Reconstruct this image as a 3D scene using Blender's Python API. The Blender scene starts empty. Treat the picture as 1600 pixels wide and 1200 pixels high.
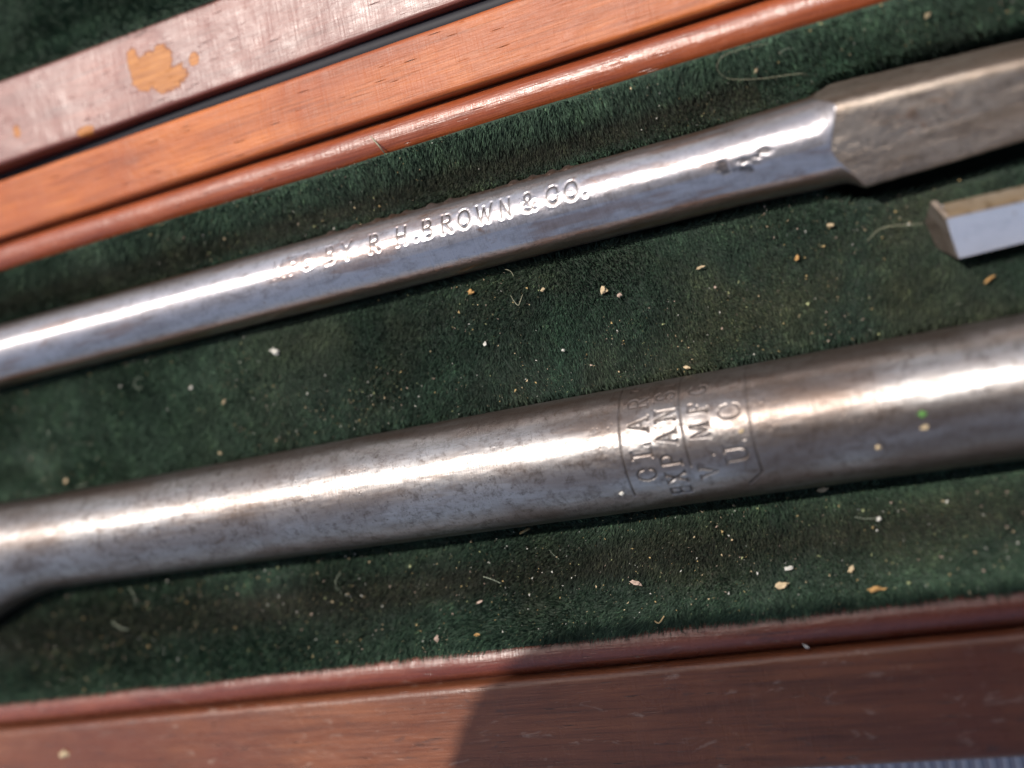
import bpy, math, random
import numpy as np
from mathutils import Vector, Matrix, noise as mn
random.seed(7); rng = np.random.default_rng(7)
R = math.radians
S = bpy.context.scene
S.unit_settings.system = 'METRIC'; S.unit_settings.scale_length = 0.01      # one unit is one centimetre

# ------------------------------------------------------------------ camera
XA = np.array([3800.0, 740.0, 1700.0]); XA /= np.linalg.norm(XA)            # direction of the shanks as the camera sees it
ZA = np.array([0, 0, 1.0]); ZA = ZA - XA*(ZA@XA); ZA /= np.linalg.norm(ZA)
YA = np.cross(ZA, XA); RW = np.stack([XA, YA, ZA])
CP = RW @ np.array([0, 0, 9.5])
cam = bpy.data.cameras.new('camera'); co = bpy.data.objects.new('camera', cam); S.collection.objects.link(co)
co.matrix_world = Matrix.Translation(Vector(CP)) @ Matrix(RW.tolist()).to_4x4()
cam.sensor_width = 36; cam.lens = 38.25; cam.clip_start = 0.05; cam.clip_end = 5000
S.camera = co
cam.dof.use_dof = True
cam.dof.focus_distance = 8.75
cam.dof.aperture_fstop = 0.15

# ------------------------------------------------------------------ light
SUN = Vector((-0.27, 0.42, 0.87)).normalized()
sl = bpy.data.lights.new('sun', 'SUN'); sl.energy = 4.6; sl.angle = R(0.55); sl.color = (1, 0.95, 0.88)
so = bpy.data.objects.new('sun', sl); S.collection.objects.link(so)
so.rotation_euler = SUN.to_track_quat('Z', 'Y').to_euler()
W = bpy.data.worlds.new('World'); S.world = W; W.use_nodes = True
nt = W.node_tree; nt.nodes.clear()
sky = nt.nodes.new('ShaderNodeTexSky'); sky.sky_type = 'NISHITA'; sky.sun_disc = False
sky.sun_elevation = math.asin(SUN.z); sky.sun_rotation = math.atan2(SUN.x, SUN.y)
sky.air_density = 1.0; sky.dust_density = 4.0; sky.ozone_density = 1.0
bg = nt.nodes.new('ShaderNodeBackground'); bg.inputs[1].default_value = 0.14
wo = nt.nodes.new('ShaderNodeOutputWorld'); nt.links.new(sky.outputs[0], bg.inputs[0]); nt.links.new(bg.outputs[0], wo.inputs[0])
S.view_settings.view_transform = 'Standard'; S.view_settings.look = 'None'
S.view_settings.exposure = 0.08; S.view_settings.gamma = 1
S.render.engine = 'CYCLES'

# ------------------------------------------------------------------ helpers
def at(px, py, z=0.0):
    """point of the place at height z seen at photograph pixel px, py"""
    d = RW @ np.array([px-800, -(py-600), -1700.0]); t = (z-CP[2])/d[2]
    return CP + d*t
def link(o, parent=None):
    S.collection.objects.link(o)
    if parent: o.parent = parent
    return o
def tag(o, label=None, cat=None, group=None, kind=None):
    if label: o['label'] = label
    if cat: o['category'] = cat
    if group: o['group'] = group
    if kind: o['kind'] = kind
    return o
def empty(name, loc=(0, 0, 0), rz=0):
    o = bpy.data.objects.new(name, None); o.location = loc; o.rotation_euler = (0, 0, rz); o.empty_display_size = .2
    return link(o)
def mesh(name, V, F, mat, parent=None, smooth=True, uv=None):
    me = bpy.data.meshes.new(name)
    V = np.asarray(V, dtype=np.float32); F = np.asarray(F, dtype=np.int32)
    nv, nf, k = len(V), len(F), F.shape[1]
    me.vertices.add(nv); me.vertices.foreach_set('co', V.ravel())
    me.loops.add(nf*k); me.loops.foreach_set('vertex_index', F.ravel())
    me.polygons.add(nf); me.polygons.foreach_set('loop_start', np.arange(0, nf*k, k, dtype=np.int32))
    try: me.polygons.foreach_set('loop_total', np.full(nf, k, dtype=np.int32))
    except Exception: pass
    me.polygons.foreach_set('use_smooth', np.full(nf, smooth, dtype=bool))
    if uv is not None:
        l = me.uv_layers.new(name='UVMap'); l.data.foreach_set('uv', np.asarray(uv, dtype=np.float32)[F.ravel()].ravel())
    me.update(calc_edges=True); me.validate()
    if mat: me.materials.append(mat)
    return link(bpy.data.objects.new(name, me), parent)
def grid_faces(nu, nv, closed=False):
    i, j = np.meshgrid(np.arange(nu-1), np.arange(nv if closed else nv-1), indexing='ij')
    j2 = (j+1) % nv
    return np.stack([i*nv+j, (i+1)*nv+j, (i+1)*nv+j2, i*nv+j2], -1).reshape(-1, 4)
def sm(a, b, x):
    t = np.clip((np.asarray(x, dtype=float)-a)/(b-a), 0, 1); return t*t*(3-2*t)
_tab = rng.random((64, 64))
def vn(x, y):
    """cheap tiled value noise, numpy"""
    x = np.asarray(x, float); y = np.asarray(y, float)
    xi = np.floor(x).astype(int); yi = np.floor(y).astype(int); fx = x-xi; fy = y-yi
    fx = fx*fx*(3-2*fx); fy = fy*fy*(3-2*fy)
    g = lambda a, b: _tab[a % 64, b % 64]
    return (g(xi, yi)*(1-fx)+g(xi+1, yi)*fx)*(1-fy)+(g(xi, yi+1)*(1-fx)+g(xi+1, yi+1)*fx)*fy
def fbm(x, y, n=4):
    s = 0; a = .5
    for k in range(n): s = s+a*vn(x+k*17.3, y+k*9.1); x = x*2.03; y = y*2.03; a *= .5
    return s/(1-.5**n)

# ------------------------------------------------------------------ material helpers
class NT:
    def __init__(s, name):
        s.m = bpy.data.materials.new(name); s.m.use_nodes = True; s.t = s.m.node_tree; s.t.nodes.clear()
        s.o = s.t.nodes.new('ShaderNodeOutputMaterial'); s.b = s.t.nodes.new('ShaderNodeBsdfPrincipled')
        s.t.links.new(s.b.outputs[0], s.o.inputs[0]); s.tc = s.t.nodes.new('ShaderNodeTexCoord')
    def n(s, ty, **k):
        nd = s.t.nodes.new(ty)
        for a, v in k.items(): setattr(nd, a, v)
        return nd
    def l(s, a, b): s.t.links.new(a, b)
    def mapp(s, scale, src='Object', rot=(0, 0, 0), loc=(0, 0, 0)):
        m = s.n('ShaderNodeMapping'); m.inputs['Scale'].default_value = scale; m.inputs['Rotation'].default_value = rot
        m.inputs['Location'].default_value = loc
        s.l(s.tc.outputs[src], m.inputs[0]); return m.outputs[0]
    def noise(s, vec, sc, det=4, rough=.55, dist=0):
        n = s.n('ShaderNodeTexNoise'); s.l(vec, n.inputs['Vector']); n.inputs['Scale'].default_value = sc
        n.inputs['Detail'].default_value = det; n.inputs['Roughness'].default_value = rough; n.inputs['Distortion'].default_value = dist
        return n.outputs[0]
    def ramp(s, fac, stops, interp='LINEAR'):
        r = s.n('ShaderNodeValToRGB'); r.color_ramp.interpolation = interp; e = r.color_ramp.elements
        while len(e) < len(stops): e.new(.5)
        for q, (p, c) in zip(e, stops):
            q.position = p; q.color = (*c, 1) if len(c) == 3 else c
        s.l(fac, r.inputs[0]); return r.outputs[0]
    def val(s, fac, stops): return s.ramp(fac, [(p, (v, v, v)) for p, v in stops])
    def mix(s, f, a, b, mode='MIX'):
        m = s.n('ShaderNodeMix', data_type='RGBA', blend_type=mode)
        for sock, v in ((m.inputs[0], f), (m.inputs[6], a), (m.inputs[7], b)):
            if isinstance(v, (int, float)): sock.default_value = v
            elif isinstance(v, tuple): sock.default_value = (*v, 1)
            else: s.l(v, sock)
        return m.outputs[2]
    def math(s, op, a, b=None, c=None):
        m = s.n('ShaderNodeMath', operation=op)
        for k, v in enumerate((a, b, c)):
            if v is None: continue
            if isinstance(v, (int, float)): m.inputs[k].default_value = v
            else: s.l(v, m.inputs[k])
        return m.outputs[0]
    def bump(s, h, dist, strength=1, prev=None):
        b = s.n('ShaderNodeBump'); b.inputs['Distance'].default_value = dist; b.inputs['Strength'].default_value = strength
        s.l(h, b.inputs['Height'])
        if prev: s.l(prev, b.inputs['Normal'])
        return b.outputs[0]
    def set(s, **k):
        for a, v in k.items():
            i = s.b.inputs[a.replace('_', ' ')]
            if isinstance(v, (int, float)): i.default_value = v
            elif isinstance(v, tuple): i.default_value = (*v, 1) if len(v) == 3 else v
            else: s.l(v, i)

# wood ------------------------------------------------------------
def wood(name, dark, mid, light, red, coat=.35, crough=.22, patch=None, wear=.3, seed=0.0, ior=1.5, sheen=0.0):
    m = NT(name)
    v1 = m.mapp((.35, 5, 5), loc=(seed, seed*2, 0)); v2 = m.mapp((1.0, 30, 30), loc=(seed, 0, 1)); v3 = m.mapp((1, 1, 1), loc=(seed, 3, 0))
    g1 = m.noise(v1, 1.3, 6, .6, .6); g2 = m.noise(v2, 1.6, 5, .6); bl = m.noise(v3, .8, 4, .55, .4)
    c = m.ramp(g1, [(.25, dark), (.48, mid), (.72, light)])
    c = m.mix(m.val(bl, [(.35, 0), (.7, .75)]), c, red)
    c = m.mix(m.val(g2, [(.34, .35), (.52, 0)]), c, tuple(x*.45 for x in dark))
    # dark pores: short dashes along the grain
    vp = m.mapp((2.2, 38, 38), loc=(seed, 0, 0)); vo = m.n('ShaderNodeTexVoronoi'); m.l(vp, vo.inputs['Vector']); vo.inputs['Scale'].default_value = 1
    pore = m.math('MULTIPLY', m.val(vo.outputs[0], [(.06, 1), (.17, 0)]), m.val(m.noise(v3, 3, 3), [(.45, 0), (.6, 1)]))
    c = m.mix(pore, c, tuple(x*.3 for x in dark))
    # rubbed pale stains and dark grime
    st = m.noise(m.mapp((2, 5, 5), loc=(seed+4, 1, 0)), 1.7, 6, .65, .8)
    c = m.mix(m.val(st, [(.60, 0), (.78, wear)]), c, (.42, .33, .27))
    gr = m.noise(m.mapp((1.2, 4, 4), loc=(seed+9, 1, 0)), 2.1, 6, .65, 1.2)
    c = m.mix(m.val(gr, [(.60, 0), (.74, wear*1.6)]), c, (.035, .022, .02))
    sc = m.noise(m.mapp((45, 3.0, 3), rot=(0, 0, .12)), 1, 3, .6)
    sc2 = m.noise(m.mapp((4, 70, 70), rot=(0, 0, -.05)), 1, 3, .6)
    rough = m.val(st, [(.3, crough), (.7, crough+.25)])
    nb = m.bump(g2, .006, .4); nb = m.bump(m.math('ADD', sc, sc2), .006, .55, nb); nb = m.bump(bl, .12, .35, nb)
    nb = m.bump(m.math('SUBTRACT', 1.0, pore), .01, .7, nb)
    if patch:
        se = m.n('ShaderNodeSeparateXYZ'); m.l(m.tc.outputs['Object'], se.inputs[0])
        nz = m.noise(m.mapp((1, 1.3, 1)), 6.5, 7, .68, .8)
        nz2 = m.noise(m.mapp((1, 1, 1)), 1.9, 3, .5, .3)
        def blob(px, py, rx, ry, am):
            dx = m.math('DIVIDE', m.math('SUBTRACT', se.outputs[0], px), rx); dy = m.math('DIVIDE', m.math('SUBTRACT', se.outputs[1], py), ry)
            d = m.math('SQRT', m.math('ADD', m.math('MULTIPLY', dx, dx), m.math('MULTIPLY', dy, dy)))
            d = m.math('ADD', d, m.math('MULTIPLY', m.math('SUBTRACT', nz, .5), am)); d = m.math('ADD', d, m.math('MULTIPLY', m.math('SUBTRACT', nz2, .5), am*.7))
            return m.val(d, [(.84, 1), (1.02, 0)])
        p = None
        for bx, by, br, bq, am in patch:
            q = blob(bx, by, br, bq, am); p = q if p is None else m.math('MAXIMUM', p, q)
        pc = m.ramp(m.noise(v2, 2, 4), [(.3, (.24, .085, .025)), (.55, (.38, .15, .04)), (.8, (.45, .21, .07))])
        c = m.mix(p, c, pc)
        nb = m.bump(m.math('SUBTRACT', 1.0, p), .006, .6, nb)
        coatw = m.math('MULTIPLY', m.math('SUBTRACT', 1.0, p), coat)
        m.set(Coat_Weight=coatw)
    else: m.set(Coat_Weight=coat)
    m.set(Base_Color=c, Roughness=.5, Coat_Roughness=rough, Normal=nb, Coat_Normal=nb, Specular_IOR_Level=.3)
    m.set(Coat_IOR=ior, Sheen_Weight=sheen, Sheen_Roughness=.45, Sheen_Tint=(.9, .88, 1.0))
    return m.m
W_UP = wood('varnished_orange_wood', (.17, .040, .011), (.33, .084, .018), (.46, .135, .026), (.24, .052, .018), coat=.15, crough=.30, wear=.10, seed=1.0)
W_BEADU = wood('varnished_red_wood', (.12, .026, .010), (.24, .052, .015), (.34, .085, .022), (.16, .032, .012), coat=.9, crough=.15, wear=.12, seed=3.0)
W_LOW = wood('worn_brown_wood', (.060, .018, .008), (.135, .042, .016), (.20, .068, .027), (.10, .026, .012), coat=.5, crough=.22, wear=.45, seed=7.3)
W_LOWB = wood('worn_red_brown_wood', (.08, .018, .010), (.155, .036, .016), (.22, .060, .025), (.11, .023, .013), coat=.9, crough=.15, wear=.3, seed=11.7)
PATCH = ((-2.74, 3.48, .22, .17, 1.2), (-2.62, 3.55, .17, .17, 1.5), (-2.55, 3.36, .24, .13, 1.5), (-2.92, 3.60, .08, .19, 1.3), (-2.80, 3.42, .17, .11, 1.5), (-2.24, 3.45, .055, .065, 1.2), (-3.60, 3.15, .10, .05, 1.6), (-4.40, 3.36, .04, .07, 1.5))
W_LID = wood('glossy_scuffed_wood', (.12, .034, .023), (.19, .056, .036), (.25, .080, .050), (.13, .037, .027), coat=1.0, crough=.27, ior=1.55, patch=PATCH, wear=.12, seed=5.1)

RAW = wood('raw_orange_wood', (.25, .09, .02), (.42, .16, .035), (.50, .22, .05), (.30, .09, .03), coat=.0, wear=.4, seed=15.0)
# steel ------------------------------------------------------------
def steel(name, base, patina, rust, rough=(.18, .32), aniso=.6, rings=1.0, pat=(.45, .75), pits=.5, filed=False, metal=.7, mottle=.5):
    m = NT(name)
    o = m.mapp((1, 1, 1))
    big = m.noise(m.mapp((.6, 2.2, 2.2)), 1.2, 6, .62, .6)
    fine = m.noise(o, 26, 5, .65)
    med = m.noise(m.mapp((1.0, 3, 3)), 4, 6, .65, .5)
    c = m.mix(m.val(big, [(pat[0], 0), (pat[1], 1)]), base, patina)
    c = m.mix(m.val(med, [(.52, 0), (.72, .65)]), c, patina)
    c = m.mix(m.val(m.noise(m.mapp((1, 2, 2), loc=(3, 8, 1)), 2.6, 6, .7, .8), [(.61, 0), (.74, .85)]), c, rust)
    pitn = m.n('ShaderNodeTexVoronoi'); m.l(m.mapp((1, 1, 1)), pitn.inputs['Vector']); pitn.inputs['Scale'].default_value = 22
    pit = m.math('MULTIPLY', m.val(pitn.outputs[0], [(.08, 1), (.22, 0)]), m.val(m.noise(o, 2.2, 3), [(.5, 0), (.62, pits)]))
    c = m.mix(pit, c, tuple(x*.35 for x in patina))
    mot = m.noise(o, 11, 8, .78, .3)
    c = m.mix(m.val(mot, [(.50, 0), (.66, mottle)]), c, tuple(x*.55 for x in patina))
    v2 = m.n('ShaderNodeTexVoronoi'); m.l(o, v2.inputs['Vector']); v2.inputs['Scale'].default_value = 48
    mp = m.math('MULTIPLY', m.val(v2.outputs[0], [(.10, 1), (.26, 0)]), m.val(m.noise(m.mapp((1, 1, 1), loc=(5, 5, 5)), 3, 3), [(.42, 0), (.60, mottle)]))
    c = m.mix(mp, c, (.05, .035, .025))
    scr = m.noise(m.mapp((3.5, 90, 90), rot=(0, .0, .35)), 1, 3, .6)
    c = m.mix(m.val(scr, [(.66, 0), (.74, .35)]), c, tuple(min(1, x*1.5) for x in base))
    at_ = m.n('ShaderNodeAttribute', attribute_name='grime'); c = m.mix(m.math('MULTIPLY', m.n('ShaderNodeAttribute', attribute_name='tarnish_shade').outputs['Fac'], .85), c, rust); gf = at_.outputs['Fac']
    c = m.mix(gf, c, (.045, .032, .026))
    ring = m.noise(m.mapp((75, 1.2, 1.2)), 1, 3, .7)
    ring2 = m.noise(m.mapp((38, .8, .8), rot=(0, 0, .07)), 1, 4, .7)
    r = m.math('ADD', m.math('MULTIPLY', m.val(fine, [(.3, 0), (.7, 1)]), (rough[1]-rough[0])*.6), rough[0])
    r = m.math('ADD', r, m.math('MULTIPLY', m.val(big, [(.4, 0), (.7, 1)]), (rough[1]-rough[0])*.6))
    r = m.math('ADD', r, m.math('MULTIPLY', gf, .25))
    nb = m.bump(m.math('ADD', m.math('MULTIPLY', ring, .6), ring2), .0050*rings, .9)
    nb = m.bump(fine, .0012, .35, nb); nb = m.bump(m.math('SUBTRACT', 1.0, pit), .003, .6, nb); nb = m.bump(med, .002, .25, nb)
    if filed: nb = m.bump(m.noise(m.mapp((22, 110, 110), rot=(0, 0, .55)), 1, 4, .7), .005, .9, nb)
    tn = m.n('ShaderNodeTangent', direction_type='UV_MAP')
    m.l(tn.outputs[0], m.b.inputs['Tangent'])
    m.set(Base_Color=c, Metallic=metal, Roughness=r, Normal=nb, Anisotropic=aniso)
    return m.m
ST_UP = steel('polished_tool_steel', (.50, .48, .50), (.27, .235, .225), (.28, .15, .09), rough=(.30, .40), aniso=.82, metal=.86, mottle=.35, rings=1.0, pat=(.5, .8), pits=.3)
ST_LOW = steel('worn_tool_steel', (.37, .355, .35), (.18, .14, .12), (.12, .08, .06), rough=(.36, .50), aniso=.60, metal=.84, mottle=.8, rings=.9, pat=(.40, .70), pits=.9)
ST_TANG = steel('forged_dark_steel', (.36, .30, .25), (.17, .12, .085), (.26, .12, .055), rough=(.34, .50), aniso=.2, rings=.3, pat=(.45, .75), pits=.9, metal=.85, mottle=.6, filed=True)
ST_BLADE = steel('bright_blade_steel', (.74, .73, .76), (.55, .56, .60), (.30, .20, .13), rough=(.16, .24), aniso=.0, rings=.3, mottle=.12, pat=(.6, .9), pits=.2)
ST_RUST = steel('rusty_blade_edge', (.30, .245, .18), (.20, .13, .065), (.24, .11, .04), rough=(.4, .6), aniso=.0, rings=.3, pat=(.4, .6), pits=.9, mottle=1.0, metal=.6)

# velvet ------------------------------------------------------------
def velvet(name, k=1.0):
    m = NT(name)
    n1 = m.noise(m.mapp((1, 1, 1)), .9, 4, .55, .5); n2 = m.noise(m.mapp((1, 1, 1)), 9, 4, .6); n3 = m.noise(m.mapp((1, 1, 1)), 60, 2)
    c = m.ramp(n1, [(.30, (.018*k, .042*k, .027*k)), (.5, (.017*k, .030*k, .021*k)), (.68, (.034*k, .040*k, .023*k))])
    fa = m.n('ShaderNodeAttribute', attribute_name='fade').outputs['Fac']; wa = m.n('ShaderNodeAttribute', attribute_name='worn').outputs['Fac']
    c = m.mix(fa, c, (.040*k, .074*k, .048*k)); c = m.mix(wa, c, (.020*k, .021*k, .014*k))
    c = m.mix(m.val(n2, [(.45, 0), (.75, .5)]), c, (.010*k, .020*k, .013*k))
    c = m.mix(m.val(n3, [(.62, 0), (.75, .6)]), c, (.075*k, .088*k, .05*k))
    tone = m.n('ShaderNodeAttribute', attribute_name='tone').outputs['Fac']
    if 'pile' in name: c = m.mix(1.0, c, m.ramp(tone, [(0, (.30, .30, .32)), (.6, (.95, .95, .95)), (.9, (1.9, 1.9, 1.7)), (1, (3.6, 3.5, 2.8))]), 'MULTIPLY')
    m.set(Base_Color=c, Roughness=.75, Sheen_Weight=.35, Sheen_Roughness=.4, Sheen_Tint=(.22, .42, .27), Specular_IOR_Level=.25)
    return m.m
VEL = velvet('green_velvet', .6); VELP = velvet('green_velvet_pile', 1.38)
def plain(name, col, rough=.7, var=.35, spec=.3, trans=0):
    m = NT(name); n = m.noise(m.mapp((1, 1, 1)), 30, 4, .6)
    c = m.mix(m.val(n, [(.35, var), (.65, 0)]), col, tuple(x*.45 for x in col))
    m.set(Base_Color=c, Roughness=rough, Specular_IOR_Level=spec*.5); return m.m

# ------------------------------------------------------------------ setting
tm = NT('pale_table_cloth'); tw = tm.n('ShaderNodeTexWave'); tm.l(tm.mapp((1, 1, 1)), tw.inputs[0]); tw.inputs['Scale'].default_value = 3; tw.inputs['Distortion'].default_value = 2
tm.set(Base_Color=tm.mix(tm.val(tw.outputs[1], [(.3, 0), (.7, 1)]), (.36, .34, .38), (.55, .53, .56)), Roughness=.8, Normal=tm.bump(tw.outputs[1], .05, .5))
V = []; xs = np.linspace(-70, 70, 141); ys = np.linspace(-60, 60, 121)
gx, gy = np.meshgrid(xs, ys, indexing='ij')
V = np.stack([gx, gy, -1.25+.03*vn(gx*.2, gy*.2)], -1).reshape(-1, 3)
tag(mesh('table_top', V, grid_faces(141, 121), tm.m), kind='structure')

# ------------------------------------------------------------------ the case
case = tag(empty('tool_case', (0, 0, 0)), 'open varnished wooden tool case lined with dark green velvet under both long steel bits', 'case')
X0, X1 = -13.0, 8.0
def rail(name, prof, mat, parent, x0=X0, x1=X1, n=420, skew=0.0, wob=.006, seed=0, ys=.978, dz=.12, bow=0.0):
    """extruded moulding: prof is a closed (y, z) outline; slight hand-made unevenness along x"""
    P_ = np.array(prof, float)*np.array([ys, 1])+np.array([0, dz])
    # resample the outline
    q = []
    for i in range(len(P_)):
        a = P_[i]; b = P_[(i+1) % len(P_)]; L = np.hypot(*(b-a)); k = max(1, int(L/.04))
        for t in range(k): q.append(a+(b-a)*t/k)
    q = np.array(q); m_ = len(q); xs = np.linspace(x0, x1, n)
    X = np.repeat(xs[:, None], m_, 1); Y = np.repeat(q[None, :, 0], n, 0); Z = np.repeat(q[None, :, 1], n, 0)
    w = (fbm(X*.9+seed, Y*1.5+Z+seed)-.5)
    Y = Y+skew*X+w*wob*1.5; Z = Z+w*wob*2+(fbm(X*3+seed, Y*6)-.5)*wob*.8
    zr = bow*np.where(X < -5, 16+8*(-5-X), np.clip(-1-X, 0, 9)**2); Z = Z+zr; Y = Y-.15*zr
    Vv = np.stack([X, Y, Z], -1).reshape(-1, 3)
    F_ = grid_faces(n, m_, closed=True)
    me = mesh(name, Vv, F_, mat, parent)
    return me
def arc(cx, cz, r, a0, a1, n=10, ry=None):
    return [(cx+(ry or r)*math.cos(R(a)), cz+r*math.sin(R(a))) for a in np.linspace(a0, a1, n)]
# far rail: flat board and rounded bead next to the velvet
rail('rail_board', [(2.46, -1.15)]+[(2.46, .44)]+arc(2.50, .49, .04, 180, 90, 5)+arc(2.98, .48, .05, 90, 0, 6)+[(3.03, -1.15)], W_UP, case, seed=2)
rail('bead_moulding', [(2.455, -.3), (2.455, .38)]+arc(2.285, .34, .165, 10, 172, 16)+[(2.115, .28), (2.11, -.3)], W_BEADU, case, seed=5)
# near rail, set very slightly askew like the real one
rail('bead_moulding', [(-2.155, -.3), (-2.155, .30)]+arc(-2.30, .33, .15, 12, 170, 16, ry=.155)+[(-2.46, .36), (-2.46, -.3)], W_LOWB, case, skew=.021, seed=9)
rail('rail_board', [(-3.36, -1.15), (-3.36, .44)]+arc(-3.30, .46, .06, 180, 90, 6)+arc(-2.53, .46, .06, 90, 8, 6)+[(-2.468, .40), (-2.468, -1.15)], W_LOW, case, skew=.021, seed=13)
rail('raw_edge', [(-2.17, -.3), (-2.17, .28), (-2.12, .31), (-2.095, .26), (-2.095, -.3)], RAW, case, skew=.021, seed=23, wob=.03)
rail('raw_edge', [(2.125, -.3), (2.125, .25), (2.10, .27), (2.085, .22), (2.085, -.3)], RAW, case, seed=27, wob=.02)
rail('case_floor', [(-2.45, -1.18), (-2.45, -.95), (2.45, -.95), (2.45, -1.18)], W_LOW, case, skew=0, seed=17, n=60)

def groove(x, y):
    # fitted channels the two bits are sunk in
    s_ = np.clip((-np.asarray(x)-5.09)/2.4, 0, 1)**1.6; hl = .44+.50*s_
    a = 1-sm(hl, hl+.10, np.abs(y+.69+.40*s_))
    hu = .27+.14*sm(2.85, 3.15, x)
    b = 1-sm(hu, hu+.09, np.abs(y-1.29))
    return np.maximum(a, b)
def floor_h(x, y):
    yl = -2.11+.021*x
    h = .40+.20*sm(1.72, 2.09, y)**1.3 + .16*(1-sm(yl, yl+.42, y))**1.3
    h = h+.06*(fbm(x*.7, y*.9)-.5)+.045*(fbm(x*2.2+5, y*2.2)-.5)
    h = h-.55*groove(x, y)
    h = h-.35*np.exp(-(((x+5.85)/.55)**2+((y-.05)/.20)**2))
    return h
xs = np.linspace(X0, X1, 640)
def wearmap(x, y):
    yl = -2.13+.021*x; b = fbm(x*1.1+5, y*.4+2, 3)
    fade = np.maximum(1-sm(.05, .36, y-yl), 1-sm(.03, .30, 2.09-y))
    fade = np.maximum(fade, (1-sm(.0, .26, -1.19-y))*(y < -.7)); fade = np.maximum(fade, .6*(1-sm(0, .3, .98-y))*(y > -.1)*(y < 1.3))
    fade = np.maximum(fade, 1.0*sm(.5, 4.0, -x)*(y > -.3)*(y < 1))
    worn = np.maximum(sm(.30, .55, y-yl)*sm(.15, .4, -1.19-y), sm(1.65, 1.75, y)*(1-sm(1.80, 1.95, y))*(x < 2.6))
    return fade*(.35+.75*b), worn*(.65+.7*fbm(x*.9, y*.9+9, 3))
def put_wear(o, a, b):
    for n_, v in (('fade', a), ('worn', b)):
        t = o.data.attributes.new(n_, 'FLOAT', 'POINT'); t.data.foreach_set('value', np.clip(v, 0, 1).astype(np.float32).ravel())
    return o
def lining(name, y0f, y1f, hf, parent, ny=170, x0=X0, x1=X1):
    xs = np.linspace(x0, x1, 640)
    t = np.linspace(0, 1, ny); X = np.repeat(xs[:, None], ny, 1); Y = y0f(X)+(y1f(X)-y0f(X))*t[None, :]
    return put_wear(mesh(name, np.stack([X, Y, hf(X, Y)], -1).reshape(-1, 3), grid_faces(640, ny), VEL, parent), *wearmap(X, Y))
vl = lining('velvet_lining', lambda x: -2.15+.021*x, lambda x: 2.10+0*x, floor_h, case, ny=330)

def pile(name, n, x0, x1, y0, y1, hf, parent, ok, wid=.0085, ln=.065, wfar=1.0):
    x = rng.uniform(x0, x1, n); y = rng.uniform(y0, y1, n); k = ok(x, y); x, y = x[k], y[k]; n = len(x)
    z = hf(x, y)
    e = .01; dzx = (hf(x+e, y)-z)/e; dzy = (hf(x, y+e)-z)/e
    nrm = np.stack([-dzx, -dzy, np.ones(n)], -1); nrm /= np.linalg.norm(nrm, axis=1)[:, None]
    # nap: brushed mostly towards the near rail, disturbed in patches
    a = -1.25+2.6*(fbm(x*.55+3, y*.7+1, 3)-.5)+1.2*(fbm(x*2.4+3, y*2.4+1, 3)-.5)+rng.normal(0, .38, n)
    tilt = .62+1.3*(fbm(x*1.1+8, y*1.4+2, 3)-.5)+rng.normal(0, .22, n)
    L = ln*rng.uniform(.6, 1.25, n)*(1+.35*sm(1.8, 2.1, y)+.5*(1-sm(-2.1, -1.8, y)))
    d = np.stack([np.cos(a)*np.sin(tilt), np.sin(a)*np.sin(tilt), np.cos(tilt)], -1)+(nrm-np.array([0, 0, 1]))*.9
    d /= np.linalg.norm(d, axis=1)[:, None]
    b = rng.uniform(0, 2*np.pi, n); s = np.stack([np.cos(b), np.sin(b), 0*b], -1)
    base = np.stack([x, y, z-.006], -1); w = wid*rng.uniform(.6, 1.3, n)[:, None]
    A = base-s*w*.5; B = base+s*w*.5; C = base+d*L[:, None]
    Vv = np.stack([A, B, C], 1).reshape(-1, 3)
    fw = wearmap(x, y)
    tone_ = np.repeat(np.clip(.75*rng.random(n)**1.1+.5*(fbm(x*9, y*9, 2)-.4)+.15*(rng.random(n) > .97), 0, 1), 3)
    po = mesh(name, Vv, np.arange(3*n).reshape(-1, 3), VELP, parent, smooth=False)
    ta = po.data.attributes.new('tone', 'FLOAT', 'POINT'); ta.data.foreach_set('value', tone_.astype(np.float32))
    return tag(put_wear(po, np.repeat(fw[0], 3), np.repeat(fw[1], 3)), kind='stuff')
def ok_floor(x, y):
    k = (y > -2.13+.021*x) & (y < 2.10) & (groove(x, y) < .6)
    return k
pile('velvet_pile', 760000, -7.6, 4.9, -2.35, 2.14, floor_h, vl, ok_floor)
pile('velvet_pile', 20000, -12.5, -7.6, -2.3, 2.1, floor_h, vl, ok_floor, wid=.02)

# lid lying open beyond the hinge gap
lidroot = None
TL = R(3)
def tl(prof, y0=3.12, z0=.52):
    return [(y0+(y-y0)*math.cos(TL)+(z-z0)*math.sin(TL), z0+(z-z0)*math.cos(TL)-(y-y0)*math.sin(TL)) for y, z in prof]
lid = rail('lid_rim', tl([(3.185, -.9), (3.185, .38)]+arc(3.225, .41, .035, 180, 90, 5)+arc(3.97, .40, .05, 90, 0, 6)+[(4.02, -.9)]), W_LID, case, seed=21, wob=.010, bow=.009)
lh = lambda x, y: .42-(y-3.9)*math.tan(TL)*1.2+.04*(fbm(x*.8+40, y*.8)-.5)+.12*(1-sm(3.95, 4.25, y))
ll = lining('lid_lining', lambda x: 3.90+0*x, lambda x: 7.2+0*x, lh, lid, ny=60)
pile('velvet_pile', 60000, -1.2, 5.5, 3.93, 6.9, lh, ll, lambda x, y: y > 3.93, wid=.014, ln=.08)
pile('velvet_pile', 90000, -7.0, -1.2, 3.88, 5.8, lh, ll, lambda x, y: y > 3.93, wid=.009, ln=.07)
rail('gap_shade_strip', [(3.032, -.9), (3.032, .34), (3.05, .355), (3.17, .355), (3.182, .34), (3.182, -.9)], plain('gap_shade_black', (.010, .010, .016), .5), case, seed=3, n=20)  # dark strip laid in the lid gap to stand in for its shade
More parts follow.
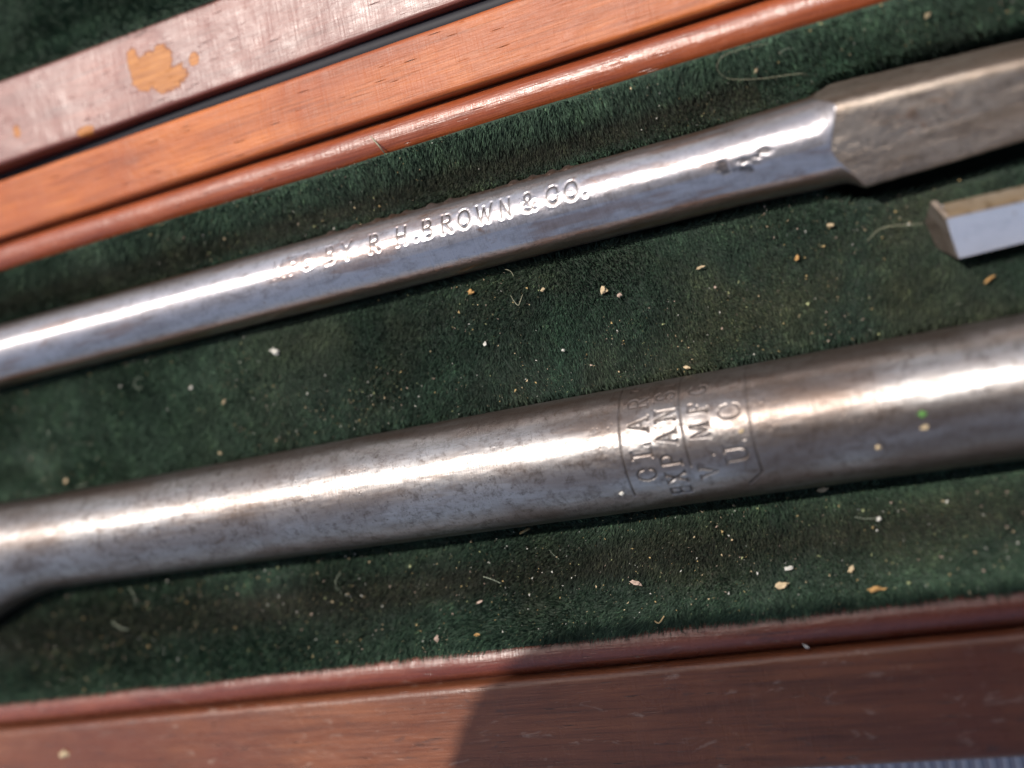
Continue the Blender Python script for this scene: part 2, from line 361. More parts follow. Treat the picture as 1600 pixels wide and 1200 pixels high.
for nm, yc in (('lid_floor', 5.6),):
    rail(nm, [(3.99, -.95), (3.99, -.75), (7.3, -.95-.1), (7.3, -1.2), (3.99, -1.2)], W_LOW, lid, n=30)
rail('lid_rim', [(7.2, -1.2), (7.2, .2), (7.9, .15), (7.9, -1.2)], W_LID, lid, n=60)
# end walls of case
def box(name, x0, x1, y0, y1, z0, z1, mat, parent):
    bv = .03; P_ = [(y0, z0), (y0, z1-bv), (y0+bv, z1), (y1-bv, z1), (y1, z1-bv), (y1, z0)]
    o = rail(name, P_, mat, parent, x0, x1, n=max(3, int((x1-x0)/.1)), wob=.003)
    return o
for xx in (X0-.35, X1+.01):
    o = box('end_board', xx, xx+.34, -3.6, 3.05, -1.15, .52, W_LOW, case)

# ------------------------------------------------------------------ stamped lettering as strokes (width 0..w, height 0..1)
def A_(cx, cy, rx, ry, a0, a1, n=9):
    t = np.radians(np.linspace(a0, a1, n)); p = np.stack([cx+rx*np.cos(t), cy+ry*np.sin(t)], -1)
    return [(p[i], p[i+1]) for i in range(n-1)]
def pl(*p): p = [np.array(q, float) for q in p]; return [(p[i], p[i+1]) for i in range(len(p)-1)]
G = {
 'C': A_(.38, .5, .34, .48, 48, 312)+pl((.62, .86), (.66, .62))+pl((.6, .1), (.66, .3)),
 'L': pl((.18, 1), (.18, 0), (.66, 0), (.66, .26))+pl((.02, 1), (.38, 1))+pl((.02, 0), (.2, 0)),
 'A': pl((.06, 0), (.38, 1), (.70, 0))+pl((.18, .36), (.58, .36))+pl((-.04, 0), (.18, 0))+pl((.58, 0), (.8, 0)),
 'R': pl((.16, 0), (.16, 1), (.45, 1))+A_(.42, .76, .24, .24, 90, -90, 7)+pl((.42, .52), (.16, .52))+pl((.40, .5), (.68, 0))+pl((.04, 0), (.3, 0)),
 'K': pl((.16, 0), (.16, 1))+pl((.64, 1), (.2, .45))+pl((.32, .58), (.68, 0))+pl((.04, 0), (.3, 0))+pl((.04, 1), (.3, 1)),
 'S': A_(.36, .74, .26, .25, 20, 270)+A_(.36, .25, .28, .25, 90, -160),
 'E': pl((.64, .8), (.64, 1), (.16, 1), (.16, 0), (.66, 0), (.66, .22))+pl((.16, .52), (.5, .52)),
 'X': pl((.06, 1), (.66, 0))+pl((.64, 1), (.08, 0))+pl((-.02, 1), (.16, 1))+pl((.54, 1), (.74, 1))+pl((-.02, 0), (.18, 0))+pl((.56, 0), (.76, 0)),
 'P': pl((.16, 0), (.16, 1), (.45, 1))+A_(.42, .74, .25, .26, 90, -90, 7)+pl((.42, .48), (.16, .48))+pl((.04, 0), (.3, 0)),
 'N': pl((.14, 0), (.14, 1), (.64, 0), (.64, 1))+pl((0, 1), (.16, 1))+pl((.52, 1), (.76, 1))+pl((.02, 0), (.26, 0)),
 'I': pl((.3, 0), (.3, 1))+pl((.16, 0), (.44, 0))+pl((.16, 1), (.44, 1)),
 'V': pl((.04, 1), (.36, 0), (.70, 1))+pl((-.06, 1), (.16, 1))+pl((.58, 1), (.8, 1)),
 'M': pl((.08, 0), (.12, 1), (.42, .15), (.74, 1), (.78, 0))+pl((-.02, 0), (.18, 0))+pl((.66, 0), (.88, 0)),
 'F': pl((.62, .8), (.62, 1), (.16, 1), (.16, 0))+pl((.16, .52), (.46, .52))+pl((.04, 0), (.3, 0)),
 'G': A_(.38, .5, .34, .48, 48, 330)+pl((.68, .1), (.68, .42), (.46, .42)),
 'U': pl((.14, 1), (.14, .32))+A_(.40, .32, .26, .32, 180, 360)+pl((.66, .32), (.66, 1))+pl((.0, 1), (.28, 1))+pl((.54, 1), (.78, 1)),
 'B': pl((.14, 0), (.14, 1), (.42, 1))+A_(.40, .76, .22, .24, 90, -90, 7)+pl((.40, .52), (.14, .52))+A_(.42, .26, .26, .26, 90, -90, 7)+pl((.42, 0), (.14, 0)),
 'Y': pl((.04, 1), (.36, .48), (.68, 1))+pl((.36, .48), (.36, 0)),
 'H': pl((.12, 0), (.12, 1))+pl((.64, 0), (.64, 1))+pl((.12, .5), (.64, .5)),
 'O': A_(.38, .5, .34, .5, 0, 360, 15),
 'W': pl((-.02, 1), (.2, 0), (.42, .85), (.64, 0), (.88, 1)),
 '&': A_(.36, .76, .18, .22, -60, 240)+pl((.24, .6), (.72, 0))+A_(.34, .24, .28, .25, 110, 330)+pl((.58, .12), (.74, .42)),
 '.': pl((.14, .0), (.16, .06)), ',': pl((.2, .08), (.1, -.16)), "'": pl((.2, 1), (.16, .76)),
}
def letter(ch, cu, cv, h, wscale=1.0, slant=0, sans=False):
    """segments centred at (cu, cv) in centimetres, baseline along +u, height h"""
    out = []
    for a, b in G[ch]:
        if sans and a[1] == b[1] and a[1] in (0, 1) and abs(a[0]-b[0]) < .31: continue
        f = lambda p: (cu+(p[0]-.38)*h*wscale+slant*(p[1]-.5)*h, cv+(p[1]-.5)*h)
        out.append((*f(a), *f(b)))
    return out
def carve(U, Vv, segs, sw, depth, fall, mod=None):
    """depth of the stamped marks on a grid of surface coordinates"""
    H = np.zeros_like(U)
    for x0, y0, x1, y1 in segs:
        m_ = sw+fall+.01
        k = (U > min(x0, x1)-m_) & (U < max(x0, x1)+m_) & (Vv > min(y0, y1)-m_) & (Vv < max(y0, y1)+m_)
        if not k.any(): continue
        u = U[k]; v = Vv[k]; dx, dy = x1-x0, y1-y0; L2 = dx*dx+dy*dy+1e-9
        t = np.clip(((u-x0)*dx+(v-y0)*dy)/L2, 0, 1); d = np.hypot(u-x0-t*dx, v-y0-t*dy)
        g = depth*(1-sm(sw, sw+fall, d))-depth*.22*np.exp(-((d-sw-fall*1.3)/(fall*.8))**2)   # metal pushed up beside the stroke
        H[k] = np.where(np.abs(g) > np.abs(H[k]), g, H[k])
    return H*(mod if mod is not None else 1)

def tarnish_shade(o, a):
    t = o.data.attributes.new('tarnish_shade', 'FLOAT', 'POINT'); t.data.foreach_set('value', np.clip(a, 0, 1).astype(np.float32).ravel())
def grime(o, a):
    t = o.data.attributes.new('grime', 'FLOAT', 'POINT'); t.data.foreach_set('value', np.clip(a, 0, 1).astype(np.float32).ravel())
def axis_grid(parts):
    out = []
    for a, b, st in parts: out += list(np.arange(a, b-1e-6, st))
    return np.array(out)

# ------------------------------------------------------------------ lower bit: thick stamped shank and cutter head
lb = tag(empty('drill_bit', (0, -.685, .50)), 'thick round steel bit lying nearer the bottom rail, stamped with a boxed block of lettering', 'drill bit')
RL = .49
xs = axis_grid([(-6.50, .95, .05), (.95, 2.35, .0065), (2.35, 7.0, .05)]); xs = np.append(xs, 7.0)
th = np.radians(axis_grid([(-62, 100, .75), (100, 298, 4)])); nt_ = len(th)
X, T = np.meshgrid(xs, th, indexing='ij')
segs = []
def ring_text(xc, items, h, ws=1.0):
    for ch, deg in items:
        # reading direction runs round the bar, letter tops point to -x
        for a in letter(ch, R(deg)*RL, -xc, h, ws): segs.append(a)
ring_text(1.355, [('C', -20), ('L', 1.5), ('A', 25), ('R', 47), ('K', 70), ('S', 92)], .155, .95)
ring_text(1.565, [('E', -43), ('X', -27), ('P', -10), ('A', 9.5), ('N', 30), ('S', 51), ('I', 66), ('V', 82)], .150, .85)
ring_text(1.815, [('V', -26), ('.', -7), ('M', 10), ('F', 32), ('G', 51)], .140, .9)
ring_text(2.045, [('U', -14), ('.', 3), ('C', 24)], .165, 1.05)
f = lambda x0, d0, x1, d1: segs.append((R(d0)*RL, -x0, R(d1)*RL, -x1))
f(1.185, 96, 1.205, 30); f(1.205, 30, 1.205, -41); f(2.16, 92, 2.185, 30); f(2.185, 30, 2.19, -34); f(2.19, -34, 2.07, -46)
f(1.66, 84, 1.70, -18)
wearm = .45+.75*fbm(X*2.5+3, T*2.2, 3)
wearm = wearm*(1-.55*sm(R(22), R(45), T))*np.where(X > 1.9, .55+.45*(1-sm(R(-2), R(18), T)), 1)
H = carve(T*RL, -X, segs, .0048, .009, .0075, wearm)
GL = np.clip(carve(T*RL, -X, segs, .003, 1.0, .010)*wearm*.8, 0, 1)
H += .05*np.exp(-(((X-1.56)/.075)**2+((T-R(-38))/.16)**2))*(fbm(X*14, T*16)-.35)*.9       # battered spot over the E and X
H += .004*(fbm(X*5, T*3)-.5)+.003*(fbm(X*22, T*14)-.5)
Rr = RL-.006*(1-sm(-5, 1, X))*3-H
# fine long dents
def neck(X, T, r):
    s_ = np.clip((-X-5.09)/2.4, 0, 1)**1.6; cyy = np.sin(T); czz = np.cos(T); pw = 1-.45*s_
    return -.40*s_+(r+.50*s_)*np.sign(cyy)*np.abs(cyy)**pw, (r-.16*s_)*np.sign(czz)*np.abs(czz)**pw
Y, Z = neck(X, T, Rr)
Vv = np.stack([X, Y, Z], -1).reshape(-1, 3)
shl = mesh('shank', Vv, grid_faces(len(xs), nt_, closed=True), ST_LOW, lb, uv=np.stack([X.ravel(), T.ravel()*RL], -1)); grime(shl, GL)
TA = .75*sm(.46, .74, fbm(X*.8+4, T*1.6+2, 5)+.16*sm(.2, 2.6, X)*(1-sm(R(-15), R(12), T))-.08*(1-sm(-1, 2, X)))  # tarnish blotches, biased to paint in the brown reflection low on the right
TA = np.maximum(TA, sm(R(52), R(66), T)*.8*(.5+.8*fbm(X*2, T*5)))  # dark reflection along the top rim, put into the colour
tarnish_shade(shl, TA)
# head: the bar swells into a flattened, offset cutter body
hx = np.linspace(-6.48, -8.6, 110); ht = np.linspace(0, 2*np.pi, 96, endpoint=False); HX, HT = np.meshgrid(hx, ht, indexing='ij')
Yh, Zh = neck(HX, HT, .472+0*HX)
hd = mesh('cutter_head', np.stack([HX, Yh, Zh], -1).reshape(-1, 3), grid_faces(110, 96, closed=True)[:, ::-1], ST_LOW, lb, uv=np.stack([HX.ravel(), HT.ravel()*.5], -1))
# adjustable cutter plate let into the head, and the lead screw, both out of the picture to the left
def prism(name, pts, z0, z1, mat, parent, uvs=True, bev=.02):
    import bmesh
    bm = bmesh.new(); vs = [bm.verts.new((x, y, z0)) for x, y in pts]; fc = bm.faces.new(vs)
    r_ = bmesh.ops.extrude_face_region(bm, geom=[fc]); up = [v for v in r_['geom'] if isinstance(v, bmesh.types.BMVert)]
    for v in up: v.co.z = z1
    bmesh.ops.recalc_face_normals(bm, faces=bm.faces)
    if bev: bmesh.ops.bevel(bm, geom=list(bm.edges), offset=bev, segments=2, affect='EDGES')
    me = bpy.data.meshes.new(name); bm.to_mesh(me); bm.free(); me.materials.append(mat)
    l = me.uv_layers.new(name='UVMap')
    for lp in me.loops: v = me.vertices[lp.vertex_index].co; l.data[lp.index].uv = (v.x, v.y+v.z)
    return link(bpy.data.objects.new(name, me), parent)
prism('cutter_plate', [(-8.5, -1.9), (-7.5, -1.9), (-7.4, .5), (-8.4, .5)], .28, .48, ST_BLADE, lb)
n = 60; sx = np.linspace(-8.55, -9.9, n); st_ = np.linspace(0, 2*np.pi, 20, endpoint=False); SX, STt = np.meshgrid(sx, st_, indexing='ij')
rr = .22*(1-(np.abs(SX)-8.55)/1.4)+.035*np.sin(SX*36+STt)
mesh('lead_screw', np.stack([SX, -.38+np.sin(STt)*rr, np.cos(STt)*rr], -1).reshape(-1, 3), grid_faces(n, 20, closed=True)[:, ::-1], ST_UP, lb, uv=np.stack([SX.ravel(), STt.ravel()], -1))

# ------------------------------------------------------------------ upper bit: slim stamped shank flaring to a square tang
ub = tag(empty('drill_bit', (0, 1.285, .50)), 'slim polished steel bit with square tang, stamped with a line of raised-edge lettering along it', 'drill bit')
RU = .308
xs = axis_grid([(-10, -1.75, .08), (-1.75, 3.20, .009)])
xt = np.append(axis_grid([(3.20, 3.6, .01), (3.6, 6.2, .03)]), 6.2)
th = np.radians(axis_grid([(-62, 95, 1.1), (95, 298, 4)])); nt_ = len(th)
SQ = R(-25)
def radius(X, T):
    r = RU*np.ones_like(X)
    hw = R(15)*sm(-3.0, 1.4, X)+1e-4
    r = np.minimum(r, RU*np.cos(hw)/np.maximum(np.cos(T-R(-29)), .2)+0*X)
    xe = X+.06*np.sin(T)
    r = r+.022*sm(2.2, 3.0, xe)+.5*np.clip((xe-2.98)/.38, 0, 3)**2.2
    half = .330-.045*np.clip(X-3.2, 0, 3)
    a = T-SQ
    sq = half/np.maximum(np.maximum(np.abs(np.cos(a)), np.abs(np.sin(a))), .1)
    p = 9
    sq = half/((np.abs(np.cos(a))**p+np.abs(np.sin(a))**p)**(1/p))
    r = np.where(X > 2.3, np.minimum(r, sq), r)
    return r
def warp(X, T):
    # the shoulder line follows the arcs where the round flare runs into the four flat faces
    a = T-SQ; h0 = .330; sq = h0/((np.abs(np.cos(a))**14+np.abs(np.sin(a))**14)**(1/14))
    xs_ = 2.98+.38*((np.clip(sq-.330, 0, 1)+.012)/.5)**(1/2.2)-.06*np.sin(T)
    w = np.where(X <= 3.2, sm(2.8, 3.2, X), 1-sm(3.2, 4.0, X))
    return X+w*(xs_-3.20)
def usegs():
    out = []
    h = .150; c = R(16)*RU
    for ch, x in [('M', -1.62), ('F', -1.46), ('G', -1.32), ('B', -1.08), ('Y', -.905), ('R', -.643), ('H', -.375), ('.', -.20), ('B', -.131), ('R', .045), ('O', .210), ('W', .385), ('N', .575), ('&', .775), ('C', .985), ('O', 1.140), ('.', 1.285)]:
        out += letter(ch, x, c, h, .98, sans=True)
    c = R(76)*RU
    for ch, x in [('P', -1.62), ('A', -1.48), ('T', -1.35) if 0 else ('F', -1.35), ('O', -1.166), ('C', -1.0), ('R', -.85), ('E', -.70), ('B', -.545), ('I', -.36), ('C', -.165), ('O', .0), ('V', .2), ('A', .4), ('O', .599), ('B', .763), ('O', .934), ('C', 1.069)]:
        out += letter(ch, x, c, h*1.1, .95, sans=True)
    return out
X, T = np.meshgrid(xs, th, indexing='ij')
wm = .6+.6*fbm(X*3+9, T*2.5, 3); wm = wm*(.35+.65*sm(-1.6, -.3, X))
H = carve(X, T*RU, usegs(), .008, .0055, .017, wm)
GU = .95*np.clip(carve(X, T*RU, usegs(), .002, 1.0, .014)*wm, 0, 1)*(T < R(45))
# dents near the tang
for cx, cd, ax, ad, dp in ((2.30, -8, .05, 9, .012), (2.50, -7, .11, 6, .012), (2.63, -2, .06, 6, .010), (2.45, -18, .07, 5, .007)):
    e_ = ((X-cx)/ax)**2+((T-R(cd)+.6*(X-cx))/R(ad))**2+2.4*(fbm(X*22, T*11, 3)-.5)
    GU = np.maximum(GU, .7*(1-sm(.3, 1.1, e_)))
    H += dp*.5*(1-sm(.2, 1.5, e_))
for cx in (-1.166, -.92, -.70, -.545, -.40, -.165, .02, .599, .763, .934, 1.069):
    H -= .020*np.exp(-(((X-cx)/.045)**2+((T-R(80))/.16)**2))          # burrs thrown up beside the second, half hidden line of stamping
H += .003*(fbm(X*4+1, T*3)-.5)+.0018*(fbm(X*24, T*10)-.5)
Rr = radius(warp(X, T), T)-H; X = warp(X, T)
shu = mesh('shank', np.stack([X, np.sin(T)*Rr, np.cos(T)*Rr], -1).reshape(-1, 3), grid_faces(len(xs), nt_, closed=True), ST_UP, ub, uv=np.stack([X.ravel(), T.ravel()*RU], -1)); grime(shu, GU)
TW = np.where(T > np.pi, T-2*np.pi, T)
tarnish_shade(shu, np.maximum(sm(R(50), R(66), TW)*(.5+.7*fbm(X*2, T*5)), sm(R(-40), R(-56), TW) if 0 else (1-sm(R(-58), R(-42), TW))*(.55+.6*fbm(X*1.5, T*4)))*.9+.5*sm(.60, .72, fbm(X*1.4+7, T*2.5+3, 5)))  # tarnish blotches, plus shade painted along the rim and the underside
th2 = np.radians(np.arange(-62, 298, 1.5)); X, T = np.meshgrid(np.append(xs[-60:], xt), th2, indexing='ij')
X = X[59:]; T = T[59:]
X = warp(X, T)
Rr = radius(X, T)+.006*(fbm(X*3, T*5)-.5)+.012*(fbm(X*1.1+3, T*2)-.5)-.003*(1-sm(.35, .6, fbm(X*14+2, T*7)))
tg = mesh('tang', np.stack([X, np.sin(T)*Rr, np.cos(T)*Rr], -1).reshape(-1, 3), grid_faces(X.shape[0], len(th2), closed=True), ST_TANG, ub, uv=np.stack([X.ravel(), T.ravel()*.5], -1))
tg['label'] = 'dark forged square tang with filed faces'

# ------------------------------------------------------------------ small cutter piece at the right
cb = tag(empty('cutter_blade', (3.66, .49, .62), 0), 'short bright three-sided steel cutter lying beside the square tang, rusty along its top edge', 'cutter')
def loft(name, secs, mat, parent, faces=None, smooth=False, bev=.006):
    import bmesh
    bm = bmesh.new(); rows = [[bm.verts.new(p) for p in s] for s in secs]; k = len(secs[0])
    for a, b in zip(rows[:-1], rows[1:]):
        for i in range(k): bm.faces.new((a[i], a[(i+1) % k], b[(i+1) % k], b[i]))
    bm.faces.new(rows[0][::-1]); bm.faces.new(rows[-1]); bmesh.ops.recalc_face_normals(bm, faces=bm.faces)
    bmesh.ops.bevel(bm, geom=[e for e in bm.edges], offset=bev, segments=2, affect='EDGES')
    me = bpy.data.meshes.new(name); bm.to_mesh(me); bm.free(); me.materials.append(mat)
    l = me.uv_layers.new(name='UVMap')
    for lp in me.loops: v = me.vertices[lp.vertex_index].co; l.data[lp.index].uv = (v.x, v.y+v.z)
    return link(bpy.data.objects.new(name, me), parent)
def csec(x, dt, db, mid, up=0):
    # outline seen end-on: top edge, bright lower edge, keel below
    return [(x+dt, .155, -.02), (x+mid, .045, .11), (x+db, -.235+up, -.06), (x+db-.12, -.10+up*.5, -.26), (x+dt-.09, .10, -.24)]
loft('blade_body', [csec(.02, -.02, .04, .02), csec(.9, 0, 0, 0, .035), csec(2.6, 0, 0, 0, .08)], ST_BLADE, cb)
loft('rusty_edge', [[(x, .158, -.018), (x+.004, .048, .114), (x+.002, .046, .108), (x, .152, -.03)] for x in (.03, .9, 2.58)], ST_RUST, cb, bev=.0005)
loft('end_face', [[(-.045, .19, .0), (.03, .06, .10), (.06, -.235, -.06), (-.07, -.12, -.22), (-.11, .08, -.20)], [(-.00, .19, .0), (.055, .06, .116), (.075, -.24, -.062), (-.03, -.12, -.25), (-.06, .08, -.23)]], ST_TANG, cb, bev=.004)

# ------------------------------------------------------------------ crumbs, straws and hairs lying on the velvet
TAN = plain('pale_wood_crumb', (.48, .37, .23)); ORG = plain('orange_crumb', (.42, .24, .09)); WHT = plain('white_fluff', (.52, .50, .45)); GRN = plain('green_paint_speck', (.10, .24, .06)); PNK = plain('pinkish_husk', (.42, .31, .25))
def flake(name, loc, size, rz, mat, asp=(1, .6, .35), seed=0):
    import bmesh
    bm = bmesh.new(); bmesh.ops.create_icosphere(bm, subdivisions=2, radius=.5)
    for v in bm.verts:
        k = 1+1.0*(mn.noise(Vector(v.co)*3.1+Vector((seed*7.7, 0, 0)))); v.co = Vector((v.co.x*asp[0], v.co.y*asp[1], v.co.z*asp[2]))*k*size
    me = bpy.data.meshes.new(name); bm.to_mesh(me); bm.free(); me.materials.append(mat)
    o = link(bpy.data.objects.new(name, me)); o.location = loc; o.rotation_euler = (random.uniform(-.3, .3), random.uniform(-.3, .3), rz); return o
def on_velvet(px, py):
    p = at(px, py, .05)
    for _ in range(4): p = at(px, py, float(floor_h(p[0], p[1]))+.05)
    return p
PXC = .0052
crumbs = [
 (944, 453, 14, ORG if 0 else TAN, (1, .8, .6), .4, 'largest pale tan crumb on the velvet midway between the two steel bits'),
 (735, 456, 12, ORG, (1, .8, .6), 0, 'orange tan crumb on the velvet just below the slim bit lettering'),
 (848, 453, 9, TAN, (1, .6, .5), .3, 'small pale crumb between the orange tan crumb and the largest pale one'),
 (968, 461, 8, PNK, (1, .8, .6), 0, 'small pinkish crumb just right of the largest pale tan crumb'),
 (758, 537, 8, WHT, (.7, 1, .5), 0, 'small white crumb on the velvet right above the thick bit'),
 (880, 547, 7, WHT, (1, .7, .5), 0, 'tiny white crumb on velvet above the boxed lettering, left of it'),
 (429, 549, 17, WHT, (1, .6, .5), -.6, 'blurred greyish white fluff on the velvet under the left part of slim bit'),
 (298, 606, 11, WHT, (1, .5, .5), .3, 'small blurred pale fleck below and left of greyish white fluff'),
 (350, 628, 10, TAN, (1, .5, .5), .8, 'small blurred tan fleck below the greyish white fluff'),
 (103, 752, 13, TAN, (1, .6, .5), .9, 'blurred yellowish crumb at the left beside the top of thick bit'),
 (1094, 418, 15, TAN, (1, .3, .25), .2, 'curved pale sliver on the velvet below the middle of the slim bit'),
 (1297, 352, 12, TAN, (1, .5, .4), -.1, 'pale flat flake on the velvet beneath the square tang shoulder'),
 (1245, 403, 9, ORG, (1, .7, .5), .8, 'tan nub on the velvet left of the three-sided cutter'),
 (1546, 436, 15, ORG, (1, .35, .3), .5, 'orange grain on the velvet just below the three-sided cutter'),
 (1449, 24, 10, TAN, (1, .6, .5), .4, 'pale crumb at the top right near the far rail'),
 (1181, 110, 9, TAN, (1, .6, .5), 1, 'pale crumb inside the loop of hair above the slim bit'),
 (1548, 53, 16, TAN, (.35, 1, .3), .4, 'upright curled shaving on the velvet above the square tang'),
 (1073, 574, 13, TAN, (1, .4, .25), -.25, 'pale sliver resting against the thick bit above boxed lettering'),
 (682, 998, 14, PNK, (1, .5, .3), .9, 'pinkish husk at the velvet edge near the bottom rail'),
 (749, 941, 13, PNK, (1, .35, .3), .35, 'pale pinkish sliver on the velvet between thick bit and bottom rail'),
 (745, 992, 11, ORG, (1, .6, .4), .1, 'brown orange crumb at the velvet edge right of the pinkish husk'),
 (994, 911, 18, PNK, (1, .4, .3), -.5, 'largest pinkish flake on velvet below the boxed lettering'),
 (938, 800, 13, ORG, (1, .5, .4), .1, 'orange crumb tucked against the lower side of thick bit left of the box'),
 (1112, 773, 13, ORG, (1, .5, .4), .1, 'orange crumb tucked against the thick bit below the boxed lettering'),
 (1284, 765, 18, TAN, (1, .4, .3), 0, 'pale flake on the velvet lip right of boxed lettering'),
 (1476, 716, 22, TAN, (1, .4, .3), .25, 'long tan flake tucked against the thick bit near the right edge'),
 (1222, 915, 20, TAN, (1, .6, .35), 0, 'large cream flake on the dark velvet near the bottom rail'),
 (1232, 888, 14, WHT, (1, .45, .3), .1, 'bright white fleck just above the large cream flake'),
 (1330, 890, 11, TAN, (1, .7, .3), .8, 'small ochre fleck right of the large cream flake'),
 (1370, 920, 22, ORG, (1, .4, .3), .1, 'ochre crumb pressed into the velvet edge at the bottom rail on the right'),
 (1373, 811, 8, WHT, (1, .9, .5), 0, 'tiny bright crumb on the velvet right below the thick bit'),
 (1440, 12, 8, TAN, (1, .9, .5), 0, None),
]
for i, (px, py, s, mt, asp, rz, lab) in enumerate(crumbs):
    if lab is None: continue
    p = on_velvet(px, py)
    tag(flake('crumb', p, s*PXC*.85, rz, mt, asp, i), lab, 'crumb', 'crumbs scattered on the green velvet')
# specks resting on the steel and on the wood
def on_bar(px, py):
    d = RW @ np.array([px-800, -(py-600), -1700.0]); d /= np.linalg.norm(d); o = CP-np.array([0, -.685, .50])
    a = d[1]**2+d[2]**2; b = o[1]*d[1]+o[2]*d[2]; c = o[1]**2+o[2]**2-.495**2; t = (-b-math.sqrt(b*b-a*c))/a
    return CP+d*t
tag(flake('paint_speck', on_bar(1441, 647), .055, .1, GRN, (1, .6, .3), 50), 'bright green speck stuck on the thick bit near the right edge', 'speck', 'specks on the thick steel bit')
tag(flake('paint_speck', on_bar(1444, 668), .045, .1, TAN, (1, .6, .3), 51), 'pale speck on thick bit directly below the green speck', 'speck', 'specks on the thick steel bit')
tag(flake('paint_speck', on_bar(1373, 699), .045, .3, TAN, (1, .6, .3), 52), 'pale speck on the thick bit below and left of the green speck', 'speck', 'specks on the thick steel bit')
tag(flake('paint_speck', on_bar(971, 771), .035, .3, WHT, (1, .8, .5), 53), 'white dot on the thick bit left of the box lower end', 'speck', 'specks on the thick steel bit')
tag(flake('paint_speck', on_bar(1158, 674), .035, .3, TAN, (1, .8, .5), 54), 'yellowish dot on the thick bit inside the lettering box', 'speck', 'specks on the thick steel bit')
p = at(100, 1178, .655); tag(flake('paint_speck', p, .085, .3, TAN, (1, .8, .4), 55), 'cream chip on the bottom rail near the lower left corner', 'speck')
p = at(1260, 1010, .60); tag(flake('paint_speck', p, .05, -.6, WHT, (1, .4, .4), 56), 'tiny white sliver on the bottom bead moulding', 'speck')
p = at(208, 1058, .40); 

def tube(name, pts, r, mat, parent=None, k=5, taper=.5):
    pts = [Vector(p) for p in pts]
    # smooth
    fine = []
    n = len(pts)
    for i in range(n-1):
        p0 = pts[max(i-1, 0)]; p1 = pts[i]; p2 = pts[i+1]; p3 = pts[min(i+2, n-1)]
        for t in np.linspace(0, 1, 7)[:-1]:
            fine.append(.5*((2*p1)+(p2-p0)*t+(2*p0-5*p1+4*p2-p3)*t*t+(3*p1-p0-3*p2+p3)*t**3))
    fine.append(pts[-1]); n = len(fine); V = []
    for i, p in enumerate(fine):
        d = (fine[min(i+1, n-1)]-fine[max(i-1, 0)]).normalized(); s = d.cross(Vector((0, 0, 1))).normalized(); u = s.cross(d)
        rr = r*(1-(1-taper)*abs(2*i/(n-1)-1)**2)
        for j in range(k): a = 2*math.pi*j/k; V.append(p+s*math.cos(a)*rr+u*math.sin(a)*rr)
    return mesh(name, [tuple(v) for v in V], grid_faces(n, k, closed=True), mat, parent)
HAIR = plain('pale_hair', (.30, .29, .20), .5); STRAW = plain('dry_straw', (.60, .42, .20), .6)
def vpts(pp, dz=.05): return [tuple(on_velvet(x, y)+np.array([0, 0, dz])) for x, y in pp]
tag(tube('loose_hair', vpts([(1290, 135), (1262, 118), (1235, 118), (1190, 124), (1140, 124), (1122, 108), (1130, 90), (1160, 78), (1200, 70)], .03), .0018, HAIR), 'long pale hair curling in a loop above the slim bit', 'hair')
tag(tube('loose_hair', vpts([(1444, 349), (1420, 352), (1398, 353), (1376, 358), (1362, 370), (1355, 378)], .03), .0022, HAIR), 'short pale hair trailing from the left end of three-sided cutter', 'hair')
tag(tube('loose_hair', vpts([(800, 461), (805, 470), (812, 477), (816, 468), (819, 460)], .03), .003, HAIR), 'tiny V-shaped hair under the slim bit lettering', 'hair')
tag(tube('loose_hair', vpts([(782, 421), (792, 421), (800, 424), (805, 432)], .03), .003, HAIR), 'tiny bent hair just below the middle of the slim bit', 'hair')
tag(tube('loose_hair', [tuple(at(576, 210, .60)), tuple(at(592, 228, .66)), tuple(at(606, 246, .55))], .006, HAIR), 'pale bristle poking over the far bead moulding', 'hair')
def straw(pp, r, lab): tag(tube('straw', vpts(pp, .04), r, STRAW, taper=.7), lab, 'straw', 'straws against the thick bit')
straw([(802, 826), (820, 820), (851, 815)], .009, 'upper straw of the pair lying against the lower side of the thick bit')
straw([(815, 832), (830, 824), (852, 814)], .011, 'lower straw of the pair lying against the lower side of the thick bit')
straw([(1025, 968), (1032, 971), (1040, 960)], .006, 'tiny straw at the velvet edge close to the bottom rail')

# dust and lint too small and many to count
def dust(name, n, x0, x1, y0, y1, hf, ok, mats, smin, smax, parent=None):
    x = rng.uniform(x0, x1, n); y = rng.uniform(y0, y1, n); dn = fbm(x*1.1+30, y*1.4, 3)+.20*(y < -1.1)-.04*(y > -1.1)-.06*(y > 1.6); k = ok(x, y) & (rng.random(n) < sm(.30, .62, dn)); x, y = x[k], y[k]; n = len(x)
    z = hf(x, y); c = np.stack([x, y, z], -1); s = smin+(smax-smin)*rng.random(n)**5
    Vs = []
    for j in range(4):
        Vs.append(c+rng.normal(0, 1, (n, 3))*s[:, None]*np.array([.6, .6, .35]))
    Vv = np.stack(Vs, 1).reshape(-1, 3); b = np.arange(n)[:, None]*4
    F_ = np.concatenate([b+np.array([0, 1, 2]), b+np.array([0, 2, 3]), b+np.array([0, 3, 1]), b+np.array([1, 3, 2])])
    o = mesh(name, Vv, F_, mats[0], parent, smooth=False)
    for mm in mats[1:]: o.data.materials.append(mm)
    mi = np.tile(rng.choice(len(mats), n), 4).astype(np.int32); o.data.polygons.foreach_set('material_index', mi)
    return o
mats = [TAN, WHT, PNK, plain('olive_dust', (.30, .32, .16)), plain('ochre_dust', (.42, .30, .14))]
o = dust('dust', 21000, -7, 4.8, -2.2, 2.1, lambda x, y: floor_h(x, y)+.045, ok_floor, mats, .0025, .013)
tag(o, 'fine pale dust and crumbs scattered all over the green velvet', 'dust', kind='stuff')
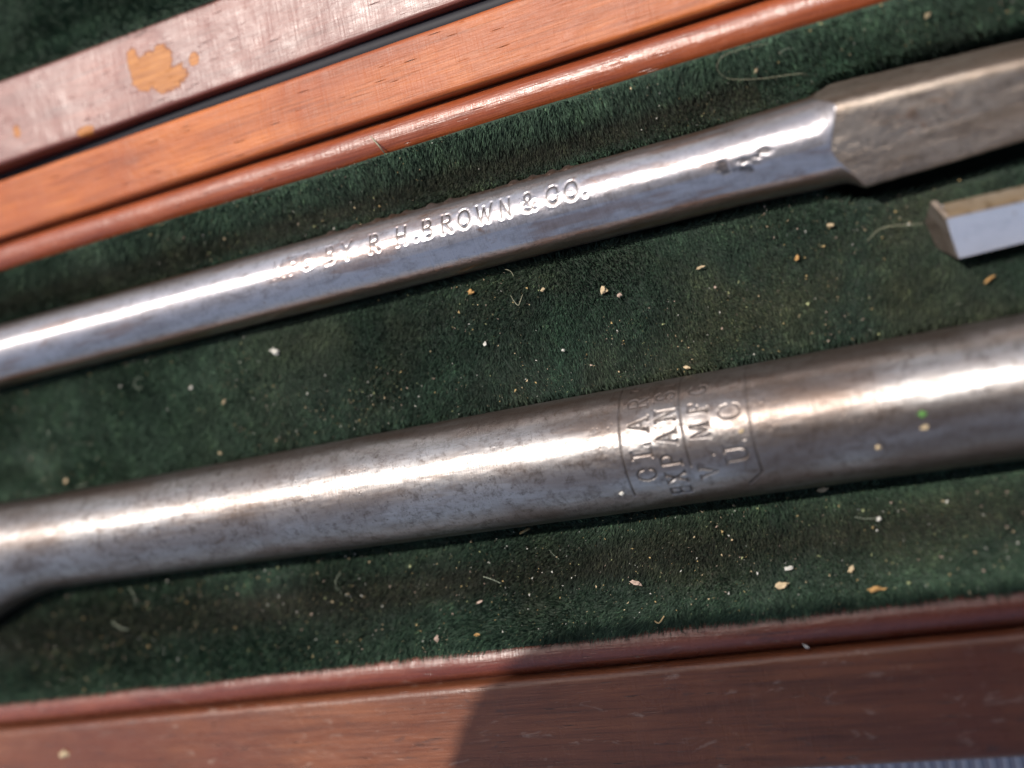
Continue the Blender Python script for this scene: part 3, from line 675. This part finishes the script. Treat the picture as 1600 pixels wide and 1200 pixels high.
def lint(n):
    Vv = []; F_ = []
    c = 0
    while c < n:
        x = random.uniform(-6.5, 4.6); y = random.uniform(-2.1, 2.0)
        if not bool(ok_floor(np.array(x), np.array(y))) or random.random() > float(sm(.4, .6, fbm(np.array(x*1.2), np.array(y*1.5)))) + .15: continue
        c += 1
        a = random.uniform(0, 6.28); cur = random.gauss(0, 7); L = random.uniform(.04, .24); st = 6; z = float(floor_h(x, y))+.055
        w = random.uniform(.0008, .0018); q = []
        for i in range(st+1):
            nx, ny = -math.sin(a), math.cos(a)
            zz = z+.02*math.sin(i/st*3.14)
            q.append((x+nx*w, y+ny*w, zz)); q.append((x-nx*w, y-ny*w, zz+w))
            x += math.cos(a)*L/st; y += math.sin(a)*L/st; a += cur*L/st
        b = len(Vv); Vv += q
        for i in range(st): F_.append((b+2*i, b+2*i+1, b+2*i+3, b+2*i+2))
    return mesh('lint', Vv, F_, plain('lint_fibre', (.40, .44, .34), .8))
tag(lint(14), 'short curled lint fibres caught on the green velvet pile', 'lint', kind='stuff')

# ------------------------------------------------------------------ the phone that takes the picture (out of frame, behind the lens; its shadow falls on the bottom rail)
def phone():
    ph = tag(empty('smartphone', (0, 0, 0)), 'dark smartphone held above the case, casting the rounded shadow on the bottom rail', 'phone')
    ph.matrix_world = co.matrix_world.copy()
    x0, x1, y0, y1, r = -9.85, 5.0, -5.4, 1.95, 1.8
    pts = []
    for cx, cy, a0 in ((x1-r, y1-r, 0), (x0+r, y1-r, 90), (x0+r, y0+r, 180), (x1-r, y0+r, 270)):
        for a in np.linspace(a0, a0+90, 9): pts.append((cx+r*math.cos(R(a)), cy+r*math.sin(R(a))))
    prism('body', pts, .12, .92, plain('phone_shell', (.05, .05, .055), .35), ph, bev=.06)
    for k, dx in enumerate((0, -1.6, 1.6)):
        pc = [(dx+.55*math.cos(R(a)), .55*math.sin(R(a))) for a in range(0, 360, 15)]
        prism('lens_ring', pc, .07, .118, plain('lens_metal', (.1, .1, .1), .3), ph, bev=.01)
    return ph
phone()
